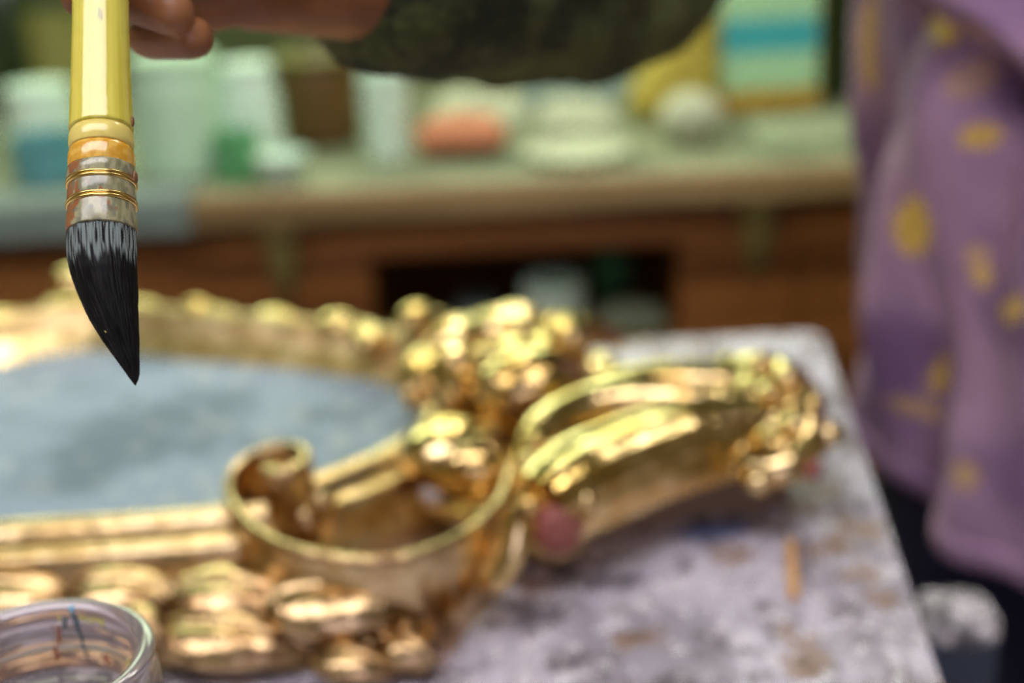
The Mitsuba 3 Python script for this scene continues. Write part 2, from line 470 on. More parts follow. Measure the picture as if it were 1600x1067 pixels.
# ------------------------------------------------------------------ the gilded frame
REST = np.array([0, 0, .0014])          # the carved back stands a hair proud of the boards
LIFT = REST
gf = thing('gilded_frame', 'ornate carved gilded picture frame with scrolls lying on the table', 'picture frame')
RAIL = np.array([(-.025, 0), (-.025, .040), (-.024, .046), (-.020, .0500), (-.013, .0515), (-.007, .048), (-.0045, .042), (.002, .0405), (.004, .043), (.009, .0435), (.013, .040), (.0155, .032), (.017, .024), (.022, .018), (.025, .014), (.025, 0)])


SLOPED = np.array([(-.030, 0), (-.030, .016), (-.0285, .0205), (-.0255, .0215), (-.0235, .0195), (-.0215, .0205), (-.004, .0335), (-.0025, .0335), (-.001, .0355), (.010, .0465), (.015, .0505), (.020, .0500), (.0235, .045), (.025, .036), (.025, 0)])


def rail(name, pts, n=70, scale=None, mat='m_gold', seed=0, prof=None, **kw):
    path = curve([(x, y, ZT) for x, y in pts], n)
    return obj(name, rough(sweep(path, RAIL if prof is None else prof, scale), .0007, 60, seed), mat, gf, smooth=50, **kw)


# the rails run counterclockwise, so the outside lies on their right
rail('rail', [(-.042, .885), (-.055, .945), (-.098, .985), (-.165, 1.018), (-.24, 1.047), (-.30, 1.074), (-.345, 1.092)], 70, None, 'm_oldgold', seed=1, prof=SLOPED)
rail('rail', [(-.335, 1.088), (-.375, 1.078), (-.42, 1.052), (-.50, 1.005), (-.60, .95), (-.665, .88)], 70, None, 'm_oldgold', seed=2, prof=SLOPED)
rail('rail', [(-.66, .90), (-.685, .84), (-.66, .77), (-.59, .72), (-.50, .700)], 60, None, 'm_oldgold', seed=3, prof=SLOPED)
rail('rail', [(-.52, .702), (-.40, .692), (-.29, .692), (-.22, .694), (-.165, .697), (-.135, .702)], 70, None, 'm_oldgold', seed=4)
rail('rail', [(-.135, .715), (-.105, .737), (-.075, .763), (-.048, .80), (-.036, .845), (-.042, .89)], 60, None, 'm_oldgold', seed=5)

inside = np.array([(-.05, .885), (-.065, .94), (-.105, .98), (-.17, 1.012), (-.245, 1.042), (-.345, 1.08), (-.42, 1.045), (-.50, 1.0), (-.60, .94), (-.67, .86), (-.65, .775), (-.58, .73), (-.50, .705), (-.40, .70), (-.25, .70), (-.16, .705), (-.115, .735), (-.085, .765), (-.058, .80), (-.045, .85)])
from shapely.geometry import Polygon
pan = trimesh.creation.extrude_polygon(Polygon(inside), .006, engine='earcut')
obj('panel', move(pan, (0, 0, ZT + .016)), 'm_panel', gf, smooth=False, label='dusty blue grey panel inside the frame')

# pierced corner: the standing ribbon scroll with its volute
ring = curve([(.000, .760, .852), (-.005, .728, .855), (-.010, .695, .856), (-.024, .661, .856), (-.046, .641, .855), (-.072, .632, .855), (-.098, .637, .856), (-.126, .653, .857), (-.150, .684, .859), (-.160, .712, .863),
              (-.153, .735, .868), (-.136, .741, .872), (-.121, .731, .874), (-.117, .714, .874), (-.126, .703, .873), (-.137, .707, .872), (-.138, .718, .871)], 120)
hgt = np.interp(np.arange(120), [0, 80, 119], [.050, .050, .052])
v = []
RB = np.array([(-.0022, -1), (.0030, -1), (.0026, -.5), (.0022, -.04), (.0012, 0), (-.0010, 0), (-.0022, -.04), (-.0026, -.5)])
sc = np.stack([np.interp(np.arange(120), [0, 70, 119], [1.15, 1.15, 1.0]), hgt], 1)
obj('scroll', rough(sweep(ring, RB, sc), .0005, 80, 11), 'm_oldgold', gf, smooth=45)
obj('rim', tube(ring + [0, 0, .0005], .0032, 10), 'm_bronze', gf, smooth=True)
obj('volute', lathe([(0, -.045), (.009, -.045), (.0092, -.006), (.0085, -.001), (.0060, .000), (.0045, -.004), (0, -.006)], 24, (-.129, .717, .874)), 'm_oldgold', gf)
obj('volute_tip', ell((-.106, .695, .851), (.0085, .0075, .016), .4, .2, -.2), 'm_oldgold', gf, smooth=True)
obj('volute_tip', ell((-.116, .690, .845), (.0075, .008, .014), .4), 'm_bronze', gf, smooth=True)
obj('scroll_leaf', move(leaf(.052, .026, .010, .02, .2), (-.02, .652, .823), .35, .2, -1.0), 'm_gold', gf, smooth=True)

# the solid ground the corner carving grows from
gp = Polygon([(-.045, .80), (.005, .74), (.03, .735), (.065, .79), (.072, .87), (.05, .95), (.0, .99), (-.06, .965), (-.04, .89)]).buffer(.004)
obj('ground', move(trimesh.creation.extrude_polygon(gp, .022, engine='earcut'), (0, 0, ZT)), 'm_bronze', gf, smooth=False)

# domed shell with lobes
shell = rough(ell((.012, .872, .836), (.052, .062, .050), 0, 0, 0, 4), .0022, 40, 4)
shell.vertices[:, 2] = np.maximum(shell.vertices[:, 2], ZT + .004)
obj('shell', shell, 'm_gold', gf, smooth=True)
for a, L, W, H, x, y, z in ((170, .070, .036, .016, .034, .905, .876), (150, .056, .034, .015, .030, .930, .868), (60, .044, .030, .014, .022, .872, .880), (-95, .056, .032, .015, -.036, .895, .866), (-110, .060, .034, .015, -.046, .925, .858),
                           (-80, .046, .028, .013, -.020, .878, .874), (20, .050, .032, .015, .020, .890, .874), (-60, .052, .032, .014, .040, .880, .862), (200, .050, .034, .014, -.010, .930, .870), (-100, .040, .026, .012, -.046, .835, .846), (-75, .036, .024, .011, -.024, .822, .844)):
    obj('lobe', move(leaf(L * 1.2, W * 1.2, H * 1.15, -.03, .22), (x, y, z - .003), math.radians(a)), 'm_gold', gf, smooth=True)
obj('bulb', rough(ell((.011, .830, .866), (.037, .025, .025), .25, 0, 0, 4), .001, 60, 2), 'm_gold', gf, smooth=True)
for x, y, z, r in ((-.017, .850, .878, .011), (.009, .868, .893, .0085), (.036, .868, .883, .014), (-.036, .862, .874, .013), (-.068, .972, .866, .014), (-.050, .81, .848, .009)):
    obj('bead', rough(ell((x, y, z), (r * 1.1, r * .95, r * .85), rng.random() * 3, sub=3), .0008, 150, 3), 'm_gold', gf, smooth=True)
obj('side_leaf', move(leaf(.075, .040, .016, .03, .3, 3), (.056, .915, .842), -1.45, .35, .1), 'm_bronze', gf, smooth=True)
obj('side_leaf', move(leaf(.060, .032, .013, .03, .3, 3), (.070, .880, .836), -1.2, .5, .1), 'm_bronze', gf, smooth=True)

# carved crest outside the back rail
crest_pts = [(-.015, .99), (-.060, 1.005), (-.110, 1.022), (-.180, 1.052), (-.255, 1.082), (-.320, 1.108), (-.352, 1.122), (-.40, 1.105), (-.48, 1.062), (-.60, .995), (-.70, .90)]
crest = curve([(x, y, ZT) for x, y in crest_pts], 160)
CP = np.array([(-.020, 0), (-.020, .034), (-.015, .039), (-.006, .042), (.004, .041), (.012, .036), (.017, .026), (.020, .012), (.020, 0)])
ii = np.arange(160)
obj('crest', rough(sweep(crest, CP, np.stack([np.ones(160), 1 + .05 * np.sin(ii * .42) + .03 * np.sin(ii * .97 + 1)], 1)), .0016, 70, 12), 'm_gold', gf, smooth=60)
tg = np.gradient(crest, axis=0)
for k, i in enumerate(range(4, 150, 13)):
    a = math.atan2(tg[i, 1], tg[i, 0])
    for sgn in (1, -1):
        o = np.array([-math.sin(a), math.cos(a)]) * (-.006 + .004 * sgn)
        obj('crest_leaf', move(leaf(.056 + .006 * (k % 3), .030, .008, -.02, .25), (crest[i, 0] + o[0], crest[i, 1] + o[1], ZT + .039 + .002 * (k % 2)), a + PI * (sgn < 0) + sgn * .12), 'm_gold', gf, smooth=True)
for x, y, z, r in ((-.355, 1.118, .864, .016), (-.250, 1.080, .848, .010), (-.132, 1.025, .846, .014), (-.105, .990, .846, .013), (-.060, .99, .854, .016)):
    obj('bead', ell((x, y, z), (r * 1.25, r, r * .75), rng.random() * 3, sub=3), 'm_gold', gf, smooth=True)

# bright leaves beside the ring
obj('acanthus', move(leaf(.082, .058, .022, -.05, .10, 0), (-.064, .785, .860), -.75, .15, .22), 'm_gold', gf, smooth=True)
obj('acanthus', move(leaf(.060, .044, .018, -.03, .2, 0), (-.050, .762, .858), -.45, .15, .25), 'm_gold', gf, smooth=True)
obj('acanthus', move(leaf(.050, .030, .014, -.03, .3, 0), (-.030, .706, .842), -.35, .25, .2), 'm_gold', gf, smooth=True)
obj('stalk', tube(curve([(-.06, .775, .822), (-.035, .735, .83), (-.012, .70, .835), (-.020, .672, .842)], 20), .010, 12, np.linspace(1.1, .6, 20)), 'm_gold', gf, smooth=True)
obj('worn_patch', ell((-.048, .752, .846), (.014, .008, .011), -.8), 'm_bole', gf, smooth=True, label='red clay showing through the gilding')
obj('worn_patch', ell((-.051, .740, .838), (.008, .005, .006), -.8), 'm_gesso', gf, smooth=True, label='white gesso showing through the gilding')

# the fluted arm and the end scroll, raised off the table
LIFT = np.array([0, -.020, .012])
arm_profile = [(.027, 0), (.028, .010), (.0268, .013)]
for q in np.linspace(.04, PI / 2, 30):
    h = 1 + .022 * math.cos(q * 16)
    arm_profile.append((-.008 + .0350 * h * math.cos(q) ** .85, .0135 + .0265 * h * math.sin(q) ** .9))
arm_profile = np.array(arm_profile + [(-.014, .0390), (-.018, .036), (-.021, .031), (-.024, .018), (-.024, 0)])
arm = curve([(.008, .704, .826), (.028, .731, .825), (.062, .757, .826), (.100, .778, .827), (.150, .792, .828)], 60)
obj('arm', rough(sweep(arm, arm_profile, np.stack([np.interp(np.arange(60), [0, 12, 40, 59], [.75, 1.0, 1.0, .80]), np.interp(np.arange(60), [0, 15, 40, 59], [.9, 1.05, 1.05, .85])], 1)), .0008, 60, 6), 'm_gold', gf, smooth=50)
fl = curve([(.004, .745, .838), (.018, .786, .850), (.05, .806, .858), (.09, .808, .858), (.138, .800, .85)], 50)
obj('flute', tube(fl, .015, 14, np.interp(np.arange(50), [0, 12, 49], [.5, 1.1, .8])), 'm_gold', gf, smooth=True)
ua = curve([(.03, .842, .832), (.062, .857, .842), (.105, .862, .846), (.150, .850, .848)], 40)
obj('arm', rough(tube(ua, .0165, 14, np.interp(np.arange(40), [0, 20, 39], [1.2, 1.0, .9])), .0008, 60, 9), 'm_gold', gf, smooth=True)
obj('worn_patch', ell((.092, .7545, .842), (.020, .004, .0035), .42, .6), 'm_bole', gf, smooth=True, label='red clay showing through the gilding')

obj('end_scroll', tube(curve([(.138, .878, .842), (.152, .868, .852), (.163, .848, .856), (.170, .822, .856), (.172, .792, .850), (.164, .764, .842), (.146, .752, .836), (.131, .760, .836), (.128, .776, .840), (.140, .786, .846)], 70), .0125, 14,
    np.interp(np.arange(70), [0, 20, 69], [.8, 1.05, .75])), 'm_gold', gf, smooth=True)
obj('end_ball', rough(ell((.150, .795, .838), (.026, .034, .022), 0, 0, 0, 4), .003, 60, 3), 'm_gold', gf, smooth=True)
for a, L, W, H, x, y, z in ((100, .046, .026, .012, .150, .806, .854), (60, .040, .024, .012, .156, .806, .854), (20, .034, .022, .011, .150, .792, .854), (-30, .036, .022, .011, .148, .784, .850), (-75, .038, .024, .011, .142, .782, .846), (-120, .036, .022, .010, .138, .784, .842), (150, .034, .022, .010, .142, .812, .850)):
    obj('lobe', move(leaf(L, W, H, -.03, .25), (x, y, z), math.radians(a)), 'm_gold', gf, smooth=True)
for x, y, z, r in ((.140, .876, .852, .010), (.154, .842, .866, .0095), (.164, .812, .868, .010), (.175, .796, .858, .009), (.150, .798, .864, .008), (.180, .775, .846, .010), (.160, .772, .854, .008), (.134, .748, .832, .010), (.122, .764, .838, .008)):
    obj('bead', ell((x, y, z), (r * 1.1, r * .9, r * .8), rng.random() * 3, sub=3), 'm_gold', gf, smooth=True)
obj('worn_patch', ell((.166, .748, .836), (.006, .004, .006)), 'm_bole', gf, smooth=True, label='red clay showing through the gilding')

LIFT = REST
bk = Polygon([(.0, .715), (.03, .737), (.06, .752), (.10, .768), (.145, .772), (.165, .785), (.165, .82), (.10, .83), (.02, .80)])
obj('backing', move(trimesh.creation.extrude_polygon(bk, .036, engine='earcut'), (0, 0, ZT)), 'm_tablewood', gf, smooth=False, label='bare brown wood under the carving')
# the string of small carved lobes between ring and arm
for x, y, z, r in ((.015, .762, .868, .0085), (.011, .742, .866, .0075), (.007, .722, .863, .0075), (.004, .702, .860, .008), (.004, .684, .856, .008), (.012, .692, .856, .008), (.024, .694, .858, .009), (.034, .690, .854, .0085), (.022, .684, .857, .007), (.038, .700, .850, .008), (-.004, .690, .848, .008)):
    obj('bead', ell((x, y, z), (r, r * .9, r * .9), rng.random() * 3, sub=2), 'm_gold', gf, smooth=True)
obj('worn_lobe', rough(ell((.0200, .6815, .843), (.0135, .010, .0145), .2), .0022, 90, 2), 'm_bole', gf, smooth=True, label='red clay lobe where the gold has worn off')
obj('lobe_ground', box(-.002, .036, .702, .745, ZT, .842, .012), 'm_bronze', gf)

# front garland of leaves on its base
base = curve([(-.70, .685, ZT), (-.5, .674, ZT), (-.3, .668, ZT), (-.15, .658, ZT), (-.046, .642, ZT)], 70)
BP = np.array([(-.05, 0), (-.05, .014), (-.030, .018), (-.005, .018), (.012, .016), (.020, .012), (.026, .008), (.028, 0)])
obj('garland_base', rough(sweep(base, BP), .0016, 70, 8), 'm_bronze', gf, smooth=60)
gl = [(-.308, .672, .826, -.02, .078, .042, .013), (-.247, .665, .827, -.02, .076, .042, .014), (-.188, .655, .830, -.06, .076, .044, .013), (-.134, .636, .832, .06, .088, .050, .015), (-.190, .634, .821, -.14, .082, .042, .011),
      (-.212, .640, .828, -.6, .040, .028, .010), (-.108, .612, .815, -.2, .044, .026, .008), (-.074, .620, .818, -.5, .032, .024, .008), (-.290, .646, .819, -.06, .085, .040, .011)]
for i in range(8):
    x = -.365 - i * .056
    gl.append((x, .668 + .002 * i, .828, -.1 + .2 * (i % 2), .080, .044, .013))
    gl.append((x + .02, .644 + .002 * i, .820, -.3, .074, .044, .012))
for k, (x, y, z, a, L, W, H) in enumerate(gl):
    obj('leaf', rough(move(leaf(L, W, H, -.012, .22, 0), (x, y, z), a, .30, .08), .0004, 90, k), 'm_bronze', gf, smooth=True)
for k in range(9):
    obj('bead', ell((-.060 + .004 * (k % 3) - .014 * (k // 3), .621 + .004 * (k % 2), .822 - .004 * (k % 3)), (.0055, .005, .005), k, sub=2), 'm_bronze', gf, smooth=True)
for k in range(3):
    obj('end_rib', move(leaf(.034, .011, .006, .0, 0), (-.040 + k * .0035, .632 + .010 * k, .802), -1.2 + .2 * k, 0, -1.2), 'm_bronze', gf, smooth=True)

LIFT = np.zeros(3)
# ------------------------------------------------------------------ the brush
brush = thing('gilding_brush', 'large round mop brush with yellow handle, wire-bound quill and black hair held above the frame', 'brush')
B0 = np.array([-.1232, .4218, 1.0899])
_ax = np.array([-.0031, .0475, .0633])
_ax /= np.linalg.norm(_ax)
_rx = np.array([1, 0, 0]) - _ax * _ax[0]
_rx /= np.linalg.norm(_rx)
_ry = np.cross(_ax, _rx)
BM = np.eye(4)
BM[:3, 0], BM[:3, 1], BM[:3, 2], BM[:3, 3] = _rx, _ry, _ax, B0


def turned(prof, n=96, wob=0, seed=0):
    """An open-ended lathe with uv (round, along), in the brush's own frame; the seam lies at the back."""
    prof = np.asarray(prof, float)
    a = np.linspace(0, 2 * PI, n + 1) + PI / 2
    r = prof[:, :1] * np.ones((1, n + 1))
    if wob:
        q = np.stack([np.cos(a)[None] * 3 + 0 * r, np.sin(a)[None] * 3 + 0 * r, prof[:, 1:] * 600 + 0 * r], -1)
        r = r + wob * (meshkit.fbm(q, 3, seed) - .5) * 2
    v = np.stack([r * np.cos(a), r * np.sin(a), prof[:, 1:] * np.ones((1, n + 1))], -1).reshape(-1, 3)
    f = []
    for i in range(len(prof) - 1):
        for j in range(n):
            p0, p1 = i * (n + 1) + j, (i + 1) * (n + 1) + j
            f += [(p0, p0 + 1, p1 + 1), (p0, p1 + 1, p1)]
    z = prof[:, 1]
    uv = np.stack([(np.arange(n + 1) / n)[None] * np.ones((len(prof), 1)), ((z - z.min()) / (z.max() - z.min()))[:, None] * np.ones((1, n + 1))], -1).reshape(-1, 2)
    m = trimesh.Trimesh(v, f, process=False)
    m.apply_transform(BM)
    return m, uv


def bobj(name, prof, mat, wob=0, seed=0, label=None):
    m, uv = turned(prof, wob=wob, seed=seed)
    if np.einsum('ij,ij->i', m.face_normals, m.triangles_center - (B0 + ((m.triangles_center - B0) @ _ax)[:, None] * _ax)).mean() < 0:
        m.invert()
    return obj(name, m, mat, brush, smooth=True, uv=uv, label=label)


mm = .001
bobj('handle', np.array([(0, 32.6), (8.6, 32.6), (9.3, 32.7), (9.75, 33.0), (9.85, 33.6), (9.75, 34.6), (9.62, 36.5), (9.55, 40.2), (9.42, 40.5), (9.54, 40.8), (9.25, 50), (8.8, 70), (8.6, 120), (8.3, 180), (6.8, 230), (4.5, 262), (2, 272), (0, 274)]) * mm, 'm_handle')
bobj('collar', np.array([(0, 26.2), (9.3, 26.2), (9.75, 26.8), (9.95, 28.5), (9.85, 30.6), (9.5, 31.8), (9.15, 32.4), (9.1, 32.9), (0, 32.9)]) * mm, 'm_bandyellow')
bobj('band', np.array([(0, 18.9), (9.7, 18.9), (10.05, 19.8), (10.15, 22), (10.05, 24.6), (9.6, 25.7), (9.3, 26.1), (9.3, 26.6), (0, 26.6)]) * mm, 'm_amber', .10 * mm, 5, 'orange amber band')
bobj('quill', np.array([(0, -1.5), (10.5, -1.5), (10.62, -.8), (10.55, 2.0), (10.3, 5.0), (10.05, 6.8), (10.1, 8.2), (10.35, 9.8), (10.3, 12.2), (10.0, 13.8), (10.05, 15.2), (10.4, 17), (10.3, 19.4), (9.7, 20.0), (0, 20.0)]) * mm, 'm_quill', .22 * mm, 3)
for z in (7.5, 14.4):
    for dz in (-.55, .55):
        a = np.arange(96) * 2 * PI / 96
        ringp = np.stack([10.2 * np.cos(a), 10.2 * np.sin(a), z + dz + .25 * np.cos(a + z)], 1) * mm
        m = sweep(ringp, circle(.55 * mm, 10), closed=True)
        m.apply_transform(BM)
        obj('wire', m, 'm_wire', brush, smooth=True)

# the hair: a bundle that keeps a straight right side and sweeps its left side to the point
nt, na = 150, 360
t = np.linspace(0, 1, nt)
LEN = 50.5
left = np.interp(t, [0, .1, .25, .35, .5, .62, .75, .87, .95, 1], [-10.3, -10.35, -9.6, -8.2, -5.2, -2.3, 1.4, 5.3, 7.8, 9.5])
right = np.interp(t, [0, .1, .3, .5, .7, .85, .93, .97, 1], [10.2, 10.25, 10.35, 10.5, 10.7, 10.85, 10.8, 10.4, 9.7])
cs = CubicSpline([0, .1, .25, .35, .5, .62, .75, .87, .95, 1], [-10.3, -10.35, -9.6, -8.2, -5.2, -2.3, 1.4, 5.3, 7.8, 9.5])
left = cs(t)
ang = np.linspace(0, 2 * PI, na + 1) + PI / 2
cx, hw = (left + right) / 2, (right - left) / 2
hd = np.interp(t, [0, .3, .6, .85, 1], [10.2, 9.6, 6.8, 3.2, .25])
rid = meshkit.noise(np.stack([np.cos(ang)[None] * 34 + 0 * t[:, None], np.sin(ang)[None] * 34 + 0 * t[:, None], 7 * t[:, None] + 0 * ang[None]], -1), 3)
rid2 = meshkit.noise(np.stack([np.cos(ang)[None] * 11 + 0 * t[:, None], np.sin(ang)[None] * 11 + 0 * t[:, None], 3 * t[:, None] + 0 * ang[None]], -1), 8)
amp = (np.interp(t, [0, .2, .9, 1], [.55, .5, .35, .05]))[:, None]
rr = 1 + (amp * (rid - .5) + amp * .9 * (rid2 - .5)) / np.maximum(np.maximum(hw, hd), 1.2)[:, None]
v = np.stack([cx[:, None] + hw[:, None] * np.cos(ang) * rr, hd[:, None] * np.sin(ang) * rr, -LEN * t[:, None] + 0 * ang[None]], -1).reshape(-1, 3) * mm
f = []
for i in range(nt - 1):
    a = i * (na + 1) + np.arange(na)
    b = a + na + 1
    f += [np.stack([a, a + 1, b + 1], 1), np.stack([a, b + 1, b], 1)]
f = np.vstack(f)
hair = trimesh.Trimesh(v, f, process=False)
hair.apply_transform(BM)
if np.einsum('ij,ij->i', hair.face_normals, hair.triangles_center - hair.vertices.mean(0)).mean() < 0:
    hair.invert()
uv = np.stack([(np.arange(na + 1) / na)[None] * np.ones((nt, 1)), t[:, None] * np.ones((1, na + 1))], -1).reshape(-1, 2)
obj('bristles', hair, 'm_bristle', brush, smooth=True, uv=uv, label='black brush hair with dried grey paint at its roots')
m = ell((10.4 * mm, -.5 * mm, 15.8 * mm), (.9 * mm, 1.6 * mm, 2.2 * mm), sub=2)
m.apply_transform(BM)
obj('glue_drop', m, 'm_glue', brush, smooth=True)
m = ell((9.9 * mm, -.5 * mm, 35.0 * mm), (.6 * mm, 1.0 * mm, 1.8 * mm), sub=2)
m.apply_transform(BM)
obj('glue_drop', m, 'm_glue', brush, smooth=True)

# ------------------------------------------------------------------ the person
person = thing('person', 'person in a purple paint-flecked apron and dark green sweater holding the brush over the table', 'person')
FD = np.array([-.5, -.866, 0])          # the way the chest faces
RD = np.array([-.866, .5, 0])           # towards the right hand
BC = np.array([.490, 1.085, 0])
Z = np.array([0, 0, 1.])


def at(r, f, z):
    return BC + RD * r + FD * f + Z * z


shR, elR, wrR = np.array([.325, 1.165, 1.315]), np.array([.060, .885, 1.128]), np.array([-.052, .620, 1.140])
shL, elL, wrL = at(-.18, .02, 1.31), at(-.285, .0, 1.04), at(-.30, .10, .82)
neck, head = at(0, .06, 1.42), at(0, .12, 1.55)
body = [((at(0, 0, .98), .100), (at(.06, 0, .95), .095), (at(-.06, 0, .95), .095)), ((at(0, 0, .98), .100), (at(0, .0, 1.14), .098)),
        ((at(.05, 0, 1.14), .090), (at(-.05, 0, 1.14), .090), (shR - RD * .03, .052), (shL + RD * .03, .052)), ((at(0, .03, 1.32), .06), (neck, .052), (head - Z * .05, .05)),
        ((head, .074), (head + FD * -.02 + Z * .03, .076), (head + FD * .03 - Z * .06, .050), (head + FD * .055 - Z * .085, .026)),
        ((head + FD * .085 + Z * .0, .010), (head + FD * .100 - Z * .028, .011), (head + FD * .072 - Z * .03, .012)),
        ((head + RD * .072 + Z * .0, .014), (head + RD * .070 - Z * .03, .011)), ((head - RD * .072 + Z * .0, .014), (head - RD * .070 - Z * .03, .011)),
        ((head + FD * .070 - Z * .056 + RD * .016, .007), (head + FD * .070 - Z * .056 - RD * .016, .007)),
        ((shR, .052), (elR, .040)), ((elR, .040), (wrR, .026)), ((shL, .052), (elL, .040)), ((elL, .040), (wrL, .026))]
for s in (1, -1):
    hip, knee, ank = at(.09 * s, 0, .92), at(.10 * s, .02, .50), at(.10 * s, -.01, .09)
    body += [((hip, .085), (knee, .055)), ((knee, .055), (at(.10 * s, -.02, .32), .052), (ank, .036)), ((ank, .036), (at(.11 * s, .12, .035), .03), (at(.10 * s, -.04, .04), .03))]
# the right hand, palm towards the camera, the little finger lowest
H = np.array
palm = [(wrR, .026), (H([-.064, .600, 1.132]), .022)]
mcp = [H([-.0945, .560, 1.1420]), H([-.0935, .557, 1.1590]), H([-.0955, .552, 1.1770]), H([-.099, .545, 1.1935])]
body += [((wrR, .026), (wrR + Z * .012, .024), (mcp[0], .0125), (mcp[1], .013)), ((wrR, .026), (wrR + Z * .014, .024), (mcp[2], .0135), (mcp[3], .0125)), ((mcp[0], .0125), (mcp[3], .0125), (wrR + Z * .012, .024))]
fing = [[(mcp[0], .0100), (H([-.1235, .541, 1.1385]), .0090), (H([-.1240, .520, 1.1345]), .0082), (H([-.1065, .5065, 1.1350]), .0076)],
        [(mcp[1], .0105), (H([-.1290, .536, 1.1565]), .0095), (H([-.1285, .512, 1.1500]), .0088), (H([-.1110, .5000, 1.1445]), .0080)],
        [(mcp[2], .0105), (H([-.1300, .530, 1.1790]), .0095), (H([-.1390, .505, 1.1660]), .0088), (H([-.1365, .4875, 1.1530]), .0078)],
        [(mcp[3], .0105), (H([-.1330, .528, 1.2030]), .0095), (H([-.1480, .512, 1.1960]), .0086), (H([-.1460, .5010, 1.1830]), .0076)],
        [(wrR + H([-.010, -.012, .022]), .017), (H([-.070, .548, 1.185]), .0135), (H([-.096, .518, 1.202]), .0110), (H([-.1130, .5020, 1.2000]), .0090)]]
for ch in fing:
    for a, b in zip(ch[:-1], ch[1:]):
        body.append((a, b))
# the left hand hangs at the side
hl = wrL + H([-.02, -.01, -.07])
body += [((wrL, .024), (hl + RD * .0 + FD * .03, .013), (hl - FD * .03, .013))]
for k, (dl, ln) in enumerate(((.034, .068), (.012, .078), (-.010, .072), (-.032, .058))):
    a = hl + FD * dl
    b = a + H([-.008, -.008, -ln * .55])
    c_ = b + H([.006, .002, -ln * .45])
    body += [((a, .0095), (b, .0085)), ((b, .0085), (c_, .0072))]
body += [((wrL + FD * .018, .016), (wrL + FD * .05 - Z * .035, .011)), ((wrL + FD * .05 - Z * .035, .011), (wrL + FD * .055 - Z * .068, .009))]
body_m = skin(hulls(body, 20), .006, 6)
obj('body', body_m, 'm_skin', person, smooth=True)
for s in (1, -1):
    obj('eye', ell(head + FD * .066 + RD * (.030 * s) + Z * .004, (.0085, .0085, .006), sub=2), 'm_white', person, smooth=True)
    obj('iris', ell(head + FD * .0715 + RD * (.030 * s) + Z * .003, (.0045, .0045, .0045), sub=2), 'm_hair', person, smooth=True)
obj('lips', ell(head + FD * .0765 - Z * .056, (.019, .006, .006), math.atan2(RD[1], RD[0]), sub=2), 'm_bole', person, smooth=True)
hr = skin(hulls([((head + FD * -.025 + Z * .045, .083), (head - FD * .045 - Z * .03, .066)), ((head + FD * .02 + Z * .062, .066), (head - FD * .02 + Z * .06, .07))], 22), .01, 6)
obj('hair', rough(hr, .003, 60, 1), 'm_hair', person, smooth=True)

# sweater: loose sleeves and a body under the apron
cuff = wrR + (elR - wrR) * .05
sl = [((cuff, .040), (wrR + (elR - wrR) * .30, .056)), ((wrR + (elR - wrR) * .30, .056), (wrR + (elR - wrR) * .62, .066)), ((wrR + (elR - wrR) * .62, .066), (elR + H([.0, 0, -.004]), .070)),
      ((elR + H([.0, 0, -.004]), .070), (elR + (shR - elR) * .5 + H([.01, 0, -.012]), .074)), ((elR + (shR - elR) * .5 + H([.01, 0, -.012]), .074), (shR, .075)),
      ((shR, .075), (at(0, 0, 1.33), .075), (shL, .075)), ((shR - Z * .02, .072), (shL - Z * .02, .072), (at(.065, 0, 1.12), .104), (at(-.065, 0, 1.12), .104)), ((at(.065, 0, 1.12), .104), (at(-.065, 0, 1.12), .104), (at(.07, 0, .92), .106), (at(-.07, 0, .92), .106)),
      ((shL, .07), (elL, .056)), ((elL, .056), (wrL, .040)), ((at(0, .03, 1.38), .062), (neck - Z * .01, .058)), ((at(.05, .0, 1.33), .088), (at(-.05, .0, 1.33), .088), (at(.06, .01, 1.12), .108), (at(-.06, .01, 1.12), .108))]
sw = skin(hulls(sl, 28), .011, 10)
a1 = meshkit.fbm(sw.vertices * np.array([16, 16, 26]), 3, 5) - .5
a2 = meshkit.fbm(sw.vertices * 60, 2, 9) - .5
cut = np.clip((np.linalg.norm(sw.vertices - wrR, axis=1) - .02) / .09, 0, 1)
sw.vertices = sw.vertices + sw.vertex_normals * ((np.maximum(a1, -.14) * .046 + a2 * .006) * cut)[:, None]
obj('sweater', sw, 'm_knit', person, smooth=True)
tr = []
for s in (1, -1):
    tr += [((at(.085 * s, 0, .93), .105), (at(.10 * s, .02, .50), .078)), ((at(.10 * s, .02, .50), .078), (at(.10 * s, -.01, .10), .068))]
tr += [((at(.07, 0, .95), .112), (at(-.07, 0, .95), .112))]
obj('trousers', rough(skin(hulls(tr, 24), .02, 6), .006, 14, 4), 'm_trousers', person, smooth=True)
for s in (1, -1):
    obj('shoe', skin(hulls([((at(.10 * s, -.05, .045), .042), (at(.10 * s, .03, .045), .046), (at(.115 * s, .15, .035), .033)), ((at(.10 * s, -.02, .06), .05), (at(.10 * s, -.02, .10), .048))], 18), .015, 4), 'm_hair', person, smooth=True)

# apron: a wrapped sheet of cloth with folds
ARX, ARY = .205, .155


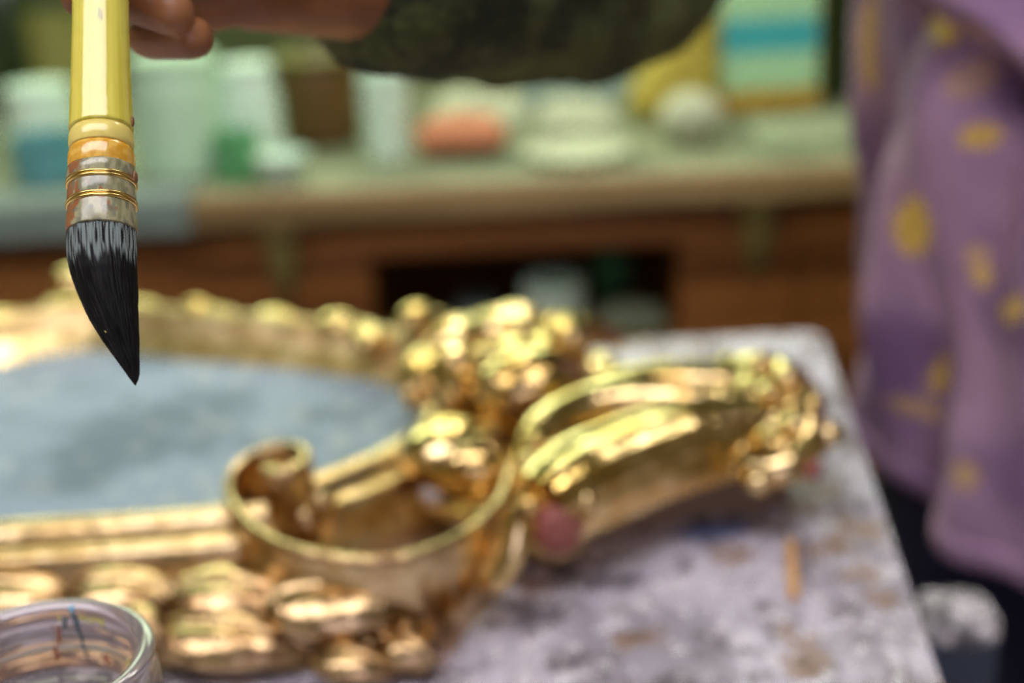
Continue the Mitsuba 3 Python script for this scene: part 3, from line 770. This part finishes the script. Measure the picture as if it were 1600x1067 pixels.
def apron_point(th, z):
    """th: angle from the chest's facing, positive to the right hand; returns the outer point."""
    w = np.interp(z, [.55, .8, 1.0, 1.2], [.98, .97, 1.0, .98])
    d = .014 * np.sin(th * 9 + 5 * (z - .8) + 1.2 * np.sin(z * 7)) + .006 * np.sin(th * 17 - 9 * z)
    g = np.clip((th + .5) / .5, 0, 1)
    d = d + g * .034 * np.exp(-(((z - 1.03) - .16 * (th - .2)) / .022) ** 2) - g * .030 * np.exp(-(((z - .970) - .16 * (th - .2)) / .028) ** 2)
    q = np.stack([np.cos(th) * 2.2, np.sin(th) * 2.2, z * 5], -1)
    d = d + .026 * (meshkit.fbm(q * 1.5, 3, 21) - .5)
    r = ARY * w + d
    rs = ARX * w + d
    return BC + FD * (np.cos(th) * r)[..., None] + RD * (np.sin(th) * rs)[..., None] + Z * z[..., None]


def hem(th):
    return .595 + .110 * np.clip((th + .3) / 1.6, -1, 1)


th, k = np.meshgrid(np.linspace(-2.3, 2.3, 150), np.linspace(0, 1, 90), indexing='ij')
zz = hem(th) + (1.23 - hem(th)) * k
outer = apron_point(th, zz)
inner = outer - (FD * np.cos(th)[..., None] + RD * np.sin(th)[..., None]) * .005
n1, n2 = th.shape
i, j = np.meshgrid(np.arange(n1 - 1), np.arange(n2 - 1), indexing='ij')
a = (i * n2 + j).ravel()
q = np.stack([a, a + n2, a + n2 + 1, a + 1], 1)
m_ = n1 * n2
faces = [q, q[:, ::-1] + m_]
for line in (np.arange(n2), np.arange(n2) + (n1 - 1) * n2, np.arange(n1) * n2, np.arange(n1) * n2 + n2 - 1):
    faces.append(np.stack([line[:-1], line[1:], line[1:] + m_, line[:-1] + m_], 1))
faces = np.vstack(faces)
faces = np.vstack([faces[:, [0, 1, 2]], faces[:, [0, 2, 3]]])
ap = trimesh.Trimesh(np.vstack([outer.reshape(-1, 3), inner.reshape(-1, 3)]), faces, process=False)
if np.einsum('ij,ij->i', ap.face_normals[:len(q)], (ap.triangles_center - BC)[:len(q)]).mean() < 0:
    ap.invert()
APRON_SPOTS[:] = []
APRON_SPOTS += SPOTS
auv = np.stack([th, zz * 5], -1).reshape(-1, 2)
obj('apron', ap, 'm_apron', person, smooth=True, uv=np.vstack([auv, auv]), label='purple apron spotted with gold paint')
ths = np.linspace(-2.3, 2.3, 120)
hp = apron_point(ths, hem(ths) + .004)
obj('hem', tube(hp, .006, 8, np.stack([np.full(120, .8), np.full(120, 1.9)], 1)), 'm_apron', person, smooth=True)

for sgn in (1, -1):
    obj('strap', tube(curve([apron_point(np.array(.42 * sgn), np.array(1.225)), at(.085 * sgn, .12, 1.36), at(.068 * sgn, .03, 1.425), at(.02 * sgn, -.055, 1.43)], 30), .004, 8, np.stack([np.full(30, 3.0), np.full(30, .6)], 1), up=FD), 'm_apron', person, smooth=True)

# ------------------------------------------------------------------ the jar in the foreground
jar = thing('glass_jar', 'open glass jar with paint-stained rim and murky contents at the front table edge', 'jar')
JX, JY, JZ = -.167, .4165, .944
R = .0372
outerp = [(0, ZT), (.040, ZT), (.0425, ZT + .003), (.043, ZT + .010), (.043, ZT + .085), (.0420, ZT + .097), (.0385, ZT + .108), (.0366, ZT + .114), (.0360, ZT + .118), (.0360, ZT + .1240), (.0372, ZT + .1257), (.0376, ZT + .1268), (.0370, ZT + .1280), (.0360, ZT + .1290),
          (.0372, ZT + .1307), (.0376, ZT + .1318), (.0370, ZT + .1330), (.0360, ZT + .1342), (.0360, ZT + .1385), (.0368, ZT + .1405), (.0373, ZT + .1420), (.0370, ZT + .1434), (.0360, ZT + .1442)]
outerp = [(r + (.0032 if r > 0 else 0), z) for r, z in outerp]
innerp = [(.0376, ZT + .1447), (.0360, ZT + .1442), (.0348, ZT + .1434), (.0336, ZT + .1420), (.0334, ZT + .1380), (.0327, ZT + .1362), (.0323, ZT + .1350), (.0326, ZT + .1338), (.0333, ZT + .1322), (.0327, ZT + .1306), (.0323, ZT + .1294), (.0326, ZT + .1282), (.0334, ZT + .1265), (.0335, ZT + .116), (.0345, ZT + .112), (.0365, ZT + .106), (.0395, ZT + .096), (.0402, ZT + .085), (.0402, ZT + .012), (.038, ZT + .006), (0, ZT + .005)]
obj('glass', lathe(outerp + innerp, 96, (JX, JY, 0)), 'm_glass', jar, smooth=40, label='clear glass body with a ridged neck')
obj('murky_water', lathe([(0, ZT + .0055), (.0375, ZT + .0066), (.0398, ZT + .0125), (.0398, ZT + .088), (.0390, ZT + .0955), (.0360, ZT + .1055), (.0340, ZT + .1115), (.0331, ZT + .1155), (.0331, ZT + .1188), (.0325, ZT + .1195), (0, ZT + .1195)], 64, (JX, JY, 0)), 'm_murk', jar, label='dark murky paint water')


def inwall(name, a0, z0, a1, z1, w, mat, rr=.0330, n=14):
    s = np.linspace(0, 1, n)
    aa, zz_ = np.radians(a0 + (a1 - a0) * s), z0 + (z1 - z0) * s
    r_ = np.where(zz_ > .110 + ZT, rr, rr)
    p = np.stack([JX + r_ * np.cos(aa), JY + r_ * np.sin(aa), zz_], 1)
    obj(name, tube(p, w, 8, .45 + .4 * np.sin(PI * (.15 + .7 * s)) + .18 * np.sin(s * 19 + a0), up=(.3, .2, .93)), mat, jar, smooth=True)


inwall('paint_drip', 80, ZT + .1375, 77, ZT + .1225, .0005, 'm_paintblue', .0324)
inwall('paint_drip', 82, ZT + .1410, 79, ZT + .1325, .0010, 'm_paintblue')
inwall('paint_drip', 88, ZT + .1400, 89, ZT + .1350, .0007, 'm_paintblue')
inwall('paint_drip', 84, ZT + .1436, 83, ZT + .1408, .0013, 'm_paintsky', .0345)
inwall('paint_drip', 93, ZT + .1365, 94, ZT + .1290, .0008, 'm_paintrust', .0326)
inwall('paint_drip', 97, ZT + .1290, 97, ZT + .1230, .0009, 'm_paintrust', .0326)
inwall('paint_drip', 108, ZT + .1358, 52, ZT + .1350, .0005, 'm_paintrust', n=40)
inwall('paint_drip', 64, ZT + .1260, 62, ZT + .1225, .0010, 'm_paintrust', .0326)
for k, a0 in enumerate((78, 75, 71, 68, 65, 62, 92)):
    inwall('paint_fleck', a0, ZT + .1405, a0 - 1.0, ZT + .1390 - .0006 * (k % 3), .0005, 'm_paintyellow', n=6)
inwall('paint_fleck', 37, ZT + .130, 36, ZT + .123, .0013, 'm_paintyellow')
obj('paint_smear', move(leaf(.024, .009, .0016, 0, 0), (JX + .004, JY + .008, ZT + .1197), .5), 'm_paintyellow', jar, smooth=True, label='yellow paint smear')

# small things on and beside the table
st = obj('wooden_stick', move(cbox(0, 0, .003, .006, .062, .005, .001), (.1492, .698, ZT + .0003), -.17), 'm_stick')
tag(st, 'small tan wooden stick lying on the bare table top', 'stick')
post = thing('blue_post', 'dark blue square post with paint-spattered cap standing beside the table', 'post')
obj('shaft', box(.257, .301, .781, .825, .012, .695, .003), 'm_postblue', post)
obj('cap', rough(skin(hulls([((H([.266, .790, .700]), .012), (H([.292, .790, .700]), .012), (H([.266, .816, .700]), .012), (H([.292, .816, .700]), .012), (H([.279, .803, .704]), .012))], 16), .004, 3), .002, 120, 2), 'm_speckle', post, smooth=True, label='cap crusted with white paint')
obj('foot', box(.229, .329, .753, .853, 0, .012), 'm_postblue', post)

# ------------------------------------------------------------------ the desk at the back
desk = thing('wooden_desk', 'long brown wooden desk with dark open compartment along the back wall', 'desk')
DY = 1.80
obj('desktop', box(-1.9, 1.7, DY - .02, 2.60, .732, .772, .006), 'm_desktop', desk)
obj('edge_strip', box(-1.9, 1.7, DY - .032, DY - .018, .728, .773, .004), 'm_woodpale', desk, label='pale worn front edge')
obj('top_rail', box(-1.86, 1.66, DY, DY + .03, .668, .732), 'm_wood', desk)
for x0, x1 in ((-1.86, -1.80), (-1.08, -1.02), (-.30, -.18), (.228, .38), (1.0, 1.06), (1.60, 1.66)):
    obj('stile', box(x0, x1, DY - .002, DY + .03, .06, .668), 'm_wood', desk)
for x0, x1 in ((-1.80, -1.08), (-1.02, -.30), (.38, 1.0), (1.06, 1.60)):
    dk = obj('door', box(x0 + .002, x1 - .002, DY + .004, DY + .026, .10, .666), 'm_wood', desk)
    obj('panel', box(x0 + .07, x1 - .07, DY - .002, DY + .008, .17, .60, .004), 'm_wood', dk)
    obj('knob', lathe([(0, 0), (.008, 0), (.007, .008), (.013, .016), (.012, .024), (0, .028)], 20).apply_transform(trimesh.transformations.rotation_matrix(PI / 2, [1, 0, 0])).apply_translation((x1 - .03, DY + .004, .40)), 'm_olive', dk)
for x in (-.294, .327):
    obj('bracket', move(cat(box(-.019, .019, -.022, .0, -.065, 0, .004), box(-.024, .024, -.028, 0, -.02, 0, .004), box(-.013, .013, -.016, 0, -.095, -.062, .004)), (x, DY, .728)), 'm_olive', desk, label='olive painted bracket under the desk edge')
obj('side_panel', box(-1.86, -1.83, DY + .03, 2.58, .06, .732), 'm_wood', desk)
obj('side_panel', box(1.63, 1.66, DY + .03, 2.58, .06, .732), 'm_wood', desk)
for x in (-.20, .24):
    obj('partition', box(x - .01, x + .01, DY + .03, 2.56, .10, .732), 'm_wood', desk)
obj('back_panel', box(-1.83, 1.63, 2.56, 2.58, .06, .732), 'm_wood', desk)
obj('bottom', box(-1.83, 1.63, DY + .03, 2.56, .06, .10), 'm_wood', desk)
obj('shelf', box(-.19, .23, DY + .012, 2.50, .505, .523), 'm_wood', desk)
obj('plinth', box(-1.84, 1.64, DY + .02, 2.56, 0, .06), 'm_wood', desk)


def turn(name, label, kind, x, y, z, prof, mat, group=None, part=None, n=40):
    key = thing(name, label, kind, group)
    obj(part or 'body', lathe(prof, n, (x, y, z)), mat, key)
    return key


def pot(r, h, wall=.004, foot=.85, neck=1.0, lip=1.04):
    return [(0, 0), (r * foot, 0), (r, h * .12), (r, h * .75), (r * neck, h * .9), (r * neck * lip, h), (r * neck * lip - wall, h), (r * neck - wall, h * .9), (r - wall, h * .75), (r - wall, h * .15), (0, h * .08)]


def bottle(r, h, nr, nh):
    return [(0, 0), (r * .95, 0), (r, .004), (r, h * .55), (r * .95, h * .62), (nr * 1.3, h * .78), (nr, h * .82), (nr, h - nh), (nr * 1.2, h - nh * .8), (nr * 1.2, h), (0, h)]


ZD = .7725
# in the open compartment
k_ = turn('tin_can', 'pale grey green tin standing inside the dark desk compartment', 'tin', .060, 1.868, .5235, pot(.042, .085), 'm_palemint')
k_ = turn('green_flask', 'small green bottle at the back of the desk compartment right of the tin', 'bottle', .155, 2.06, .5235, bottle(.030, .085, .011, .02), 'm_green')
k_ = turn('grey_cup', 'small grey cup inside the desk compartment left of the tin', 'cup', -.047, 1.90, .5235, pot(.030, .050), 'm_bluegrey')

fk = obj('folded_rag', rough(skin(hulls([((H([.125, 1.85, .5365]), .012), (H([.205, 1.85, .5365]), .012), (H([.125, 1.93, .5365]), .012), (H([.205, 1.93, .5365]), .012), (H([.165, 1.89, .548]), .014))], 16), .007, 4), .002, 50, 3), 'm_greygreen', smooth=True)
tag(fk, 'folded grey green rag lying in the desk compartment in front of the green bottle', 'rag')

# on the desk, left to right
k_ = turn('dark_bottle', 'tall dark green bottle at the far left against the back wall', 'bottle', -.795, 2.37, ZD, bottle(.038, .30, .014, .03), 'm_darkgreen')
k_ = turn('olive_canister', 'tall olive yellow canister behind the brush by the back wall', 'canister', -.690, 2.27, ZD, pot(.045, .18), 'm_oliveglaze')
k_ = turn('white_jar', 'white jar behind the teal tub at the far left', 'jar', -.664, 2.06, ZD, [(0, 0), (.045, 0), (.05, .006), (.05, .075), (.045, .085), (.045, .09), (.047, .092), (.047, .106), (.044, .109), (0, .109)], 'm_palemint')
k_ = turn('teal_tub', 'teal blue plastic tub at the left end of the desk', 'tub', -.612, 1.897, ZD, pot(.046, .066), 'm_teal')
k_ = turn('mint_canister', 'large pale mint canister just right of the brush', 'canister', -.436, 1.930, ZD, [(0, 0), (.058, 0), (.062, .005), (.062, .120), (.055, .132), (.055, .136), (.057, .138), (.057, .158), (.053, .161), (0, .161)], 'm_mint')
k_ = turn('pale_jar', 'pale mint jar between large canister and brown crock', 'jar', -.341, 1.945, ZD, [(0, 0), (.036, 0), (.040, .005), (.040, .100), (.034, .116), (.034, .120), (.036, .122), (.036, .140), (.033, .142), (0, .142)], 'm_palemint')
k_ = turn('green_jar', 'squat green jar in front of the pale mint jars', 'jar', -.352, 1.862, ZD, pot(.031, .063), 'm_green')
k_ = turn('white_bowl', 'small pale bowl at the desk edge in front of the brown crock', 'bowl', -.286, 1.818, ZD, [(0, 0), (.016, 0), (.030, .018), (.036, .040), (.034, .042), (.028, .020), (.014, .006), (0, .005)], 'm_palemint')
k_ = turn('brown_crock', 'dark brown glazed crock below the sleeve', 'crock', -.262, 2.085, ZD, pot(.058, .125, .006, .9, .92, 1.1), 'm_crock')
obj('rim', sweep(np.stack([-.262 + .056 * np.cos(np.arange(40) * PI / 20), 2.085 + .056 * np.sin(np.arange(40) * PI / 20), np.full(40, ZD + .125)], 1), circle(.006, 10), closed=True), 'm_oliveglaze', k_, smooth=True)
k_ = thing('glass_tumbler', 'pale clear tumbler standing right of the brown crock', 'glass')
obj('body', lathe([(0, 0), (.026, 0), (.029, .003), (.034, .118), (.0325, .119), (.0315, .117), (.0270, .012), (0, .010)], 40, (-.157, 1.950, ZD)), 'm_palemint', k_)
k_ = thing('peach_sponge', 'peach orange sponge lying on the desk right of the tumbler', 'sponge')
obj('body', rough(skin(hulls([((H([-.097, 1.925, ZD + .027]), .022), (H([-.012, 1.93, ZD + .025]), .020), (H([-.092, 1.965, ZD + .027]), .022), (H([-.017, 1.97, ZD + .027]), .022), (H([-.062, 1.945, ZD + .040]), .02))], 16), .008, 4), .003, 60, 2), 'm_peach', k_, smooth=True)
k_ = thing('white_plate', 'pale plate lying at the front edge of the desk', 'plate')
obj('body', lathe([(0, .004), (.035, .004), (.04, 0), (.045, 0), (.070, .012), (.071, .014), (.069, .015), (.044, .005), (0, .007)], 48, (.100, 1.876, ZD)), 'm_cloth', k_)


def rag(name, label, cx, cy, rx, ry, h, mat, seed, kind='cloth'):
    s, t_ = np.meshgrid(np.linspace(-1, 1, 44), np.linspace(-1, 1, 44), indexing='ij')
    q = np.stack([s * 2.2, t_ * 2.2, 0 * s + seed], -1)
    z = h * (meshkit.fbm(q, 3, seed)) * np.clip(1.15 - np.maximum(np.abs(s), np.abs(t_)) ** 3, .1, 1)
    w = 1 + .16 * (meshkit.fbm(q * .8 + 5, 2, seed) - .5)
    top = np.stack([cx + rx * s * w, cy + ry * t_ * w, ZD + .003 + z], -1).reshape(-1, 3)
    bot = top - [0, 0, .0025]
    n = 44
    i, j = np.meshgrid(np.arange(n - 1), np.arange(n - 1), indexing='ij')
    a = (i * n + j).ravel()
    q = np.stack([a, a + n, a + n + 1, a + 1], 1)
    fs = [q, q[:, ::-1] + n * n]
    for line in (np.arange(n), np.arange(n) + (n - 1) * n, np.arange(n) * n, np.arange(n) * n + n - 1):
        fs.append(np.stack([line[:-1], line[1:], line[1:] + n * n, line[:-1] + n * n], 1))
    fs = np.vstack(fs)
    return tag(obj(name, fix(np.vstack([top, bot]), np.vstack([fs[:, [0, 1, 2]], fs[:, [0, 2, 3]]])), mat, smooth=True), label, kind)


rag('white_rag', 'crumpled pale cloth behind the peach sponge', -.03, 2.20, .075, .075, .06, 'm_cloth', 3)
rag('white_rag', 'crumpled pale cloth between plate and yellow cloth', .115, 2.12, .058, .07, .055, 'm_cloth', 8)
gx, gs = np.meshgrid(np.linspace(-.84, -.40, 50), np.linspace(0, 1, 30), indexing='ij')
gy = np.interp(gs, [0, .55, .66, 1], [1.843, 1.772, 1.7615, 1.7585]) - .003 * meshkit.noise(np.stack([gx * 30, gs * 3, 0 * gs], -1), 4) * (gs > .6)
gz = np.interp(gs, [0, .55, .66, 1], [ZD + .0045, ZD + .0055, ZD - .002, ZD - .043]) + .003 * meshkit.noise(np.stack([gx * 22, gs * 5, 0 * gs], -1), 2)
top = np.stack([gx, gy, gz], -1).reshape(-1, 3)
a = (np.arange(49)[:, None] * 30 + np.arange(29)[None]).ravel()
q = np.stack([a, a + 30, a + 31, a + 1], 1)
fs = [q, q[:, ::-1] + 1500]
for line in (np.arange(30), np.arange(30) + 49 * 30, np.arange(50) * 30, np.arange(50) * 30 + 29):
    fs.append(np.stack([line[:-1], line[1:], line[1:] + 1500, line[:-1] + 1500], 1))
fs = np.vstack(fs)
tag(obj('grey_cloth', fix(np.vstack([top, top + [0, .0015, -.0025]]), np.vstack([fs[:, [0, 1, 2]], fs[:, [0, 2, 3]]])), 'm_bluegrey', smooth=True), 'blue grey cloth hanging over the left front edge of the desk', 'cloth')
rag('green_rag', 'dull green cloth lying on the desk behind the white ball', .13, 2.32, .10, .08, .04, 'm_bluegrey', 12)

# yellow canister with a printed label, a slumped yellow cloth and a white ball of wadding
jug = thing('yellow_canister', 'large yellow plastic canister with pale green and blue label', 'canister')
jx0, jx1, jy0, jy1 = .322, .488, 2.14, 2.28
prof = Polygon([(jx0, jy0), (jx1, jy0), (jx1, jy1), (jx0, jy1)]).buffer(-.018).buffer(.018, 8)
body_c = trimesh.creation.extrude_polygon(prof, .30, engine='earcut')
obj('body', cat(move(body_c, (0, 0, ZD)), box(jx0 + .02, jx1 - .02, jy0 + .02, jy1 - .02, ZD + .29, ZD + .325, .012)), 'm_yellow', jug)
obj('cap', lathe([(0, 0), (.024, 0), (.024, .026), (.021, .03), (0, .03)], 32, (jx1 - .05, 2.21, ZD + .325)), 'm_teal', jug)
obj('grip', tube(curve([(jx0 + .03, 2.21, ZD + .32), (jx0 + .035, 2.21, ZD + .36), (jx0 + .075, 2.21, ZD + .368), (jx0 + .10, 2.21, ZD + .32)], 24), .011, 12, up=(0, 1, 0)), 'm_yellow', jug, smooth=True)
lab = np.array([(jx0 + .012, jy0 - .0012, ZD + .032), (jx1 - .008, jy0 - .0012, ZD + .032), (jx1 - .008, jy0 - .0012, ZD + .225), (jx0 + .012, jy0 - .0012, ZD + .225)])
lv = np.vstack([lab, lab + [0, .001, 0]])
obj('label', trimesh.Trimesh(lv, [(0, 1, 2), (0, 2, 3), (4, 6, 5), (4, 7, 6), (0, 4, 5), (0, 5, 1), (1, 5, 6), (1, 6, 2), (2, 6, 7), (2, 7, 3), (3, 7, 4), (3, 4, 0)], process=False), 'm_label', jug, smooth=False,
    uv=np.array([(0, 0), (1, 0), (1, 1), (0, 1)] * 2, float), label='pale green label with a cyan band')
obj('base', box(jx0 + .003, jx1 - .003, jy0 - .002, jy1, ZD, ZD + .029, .004), 'm_amberdark', jug, label='amber base')
yc = skin(hulls([((H([.225, 2.09, ZD + .035]), .035), (H([.285, 2.11, ZD + .04]), .038), (H([.302, 2.12, ZD + .155]), .022), (H([.25, 2.13, ZD + .07]), .035))], 20), .008, 6)
yc.vertices[:, 2] = np.maximum(yc.vertices[:, 2], ZD)
yk = obj('yellow_cloth', rough(yc, .006, 26, 5), 'm_ochre', smooth=True)
tag(yk, 'bundled mustard yellow cloth slumped against the yellow canister', 'cloth')
wk = obj('cotton_ball', rough(ell((.262, 1.94, ZD + .036), (.046, .042, .036)), .004, 40, 6), 'm_cloth', smooth=True)
tag(wk, 'round pale ball of cotton wadding in front of the yellow canister', 'wadding')
k_ = turn('green_bottle', 'dark green bottle right of the yellow canister', 'bottle', .545, 2.22, ZD, bottle(.045, .30, .014, .03), 'm_darkgreen')
rag('olive_rag', 'flat grey green cloth at the right end of the desk beside the apron', .47, 1.95, .12, .09, .03, 'm_greygreen', 14)
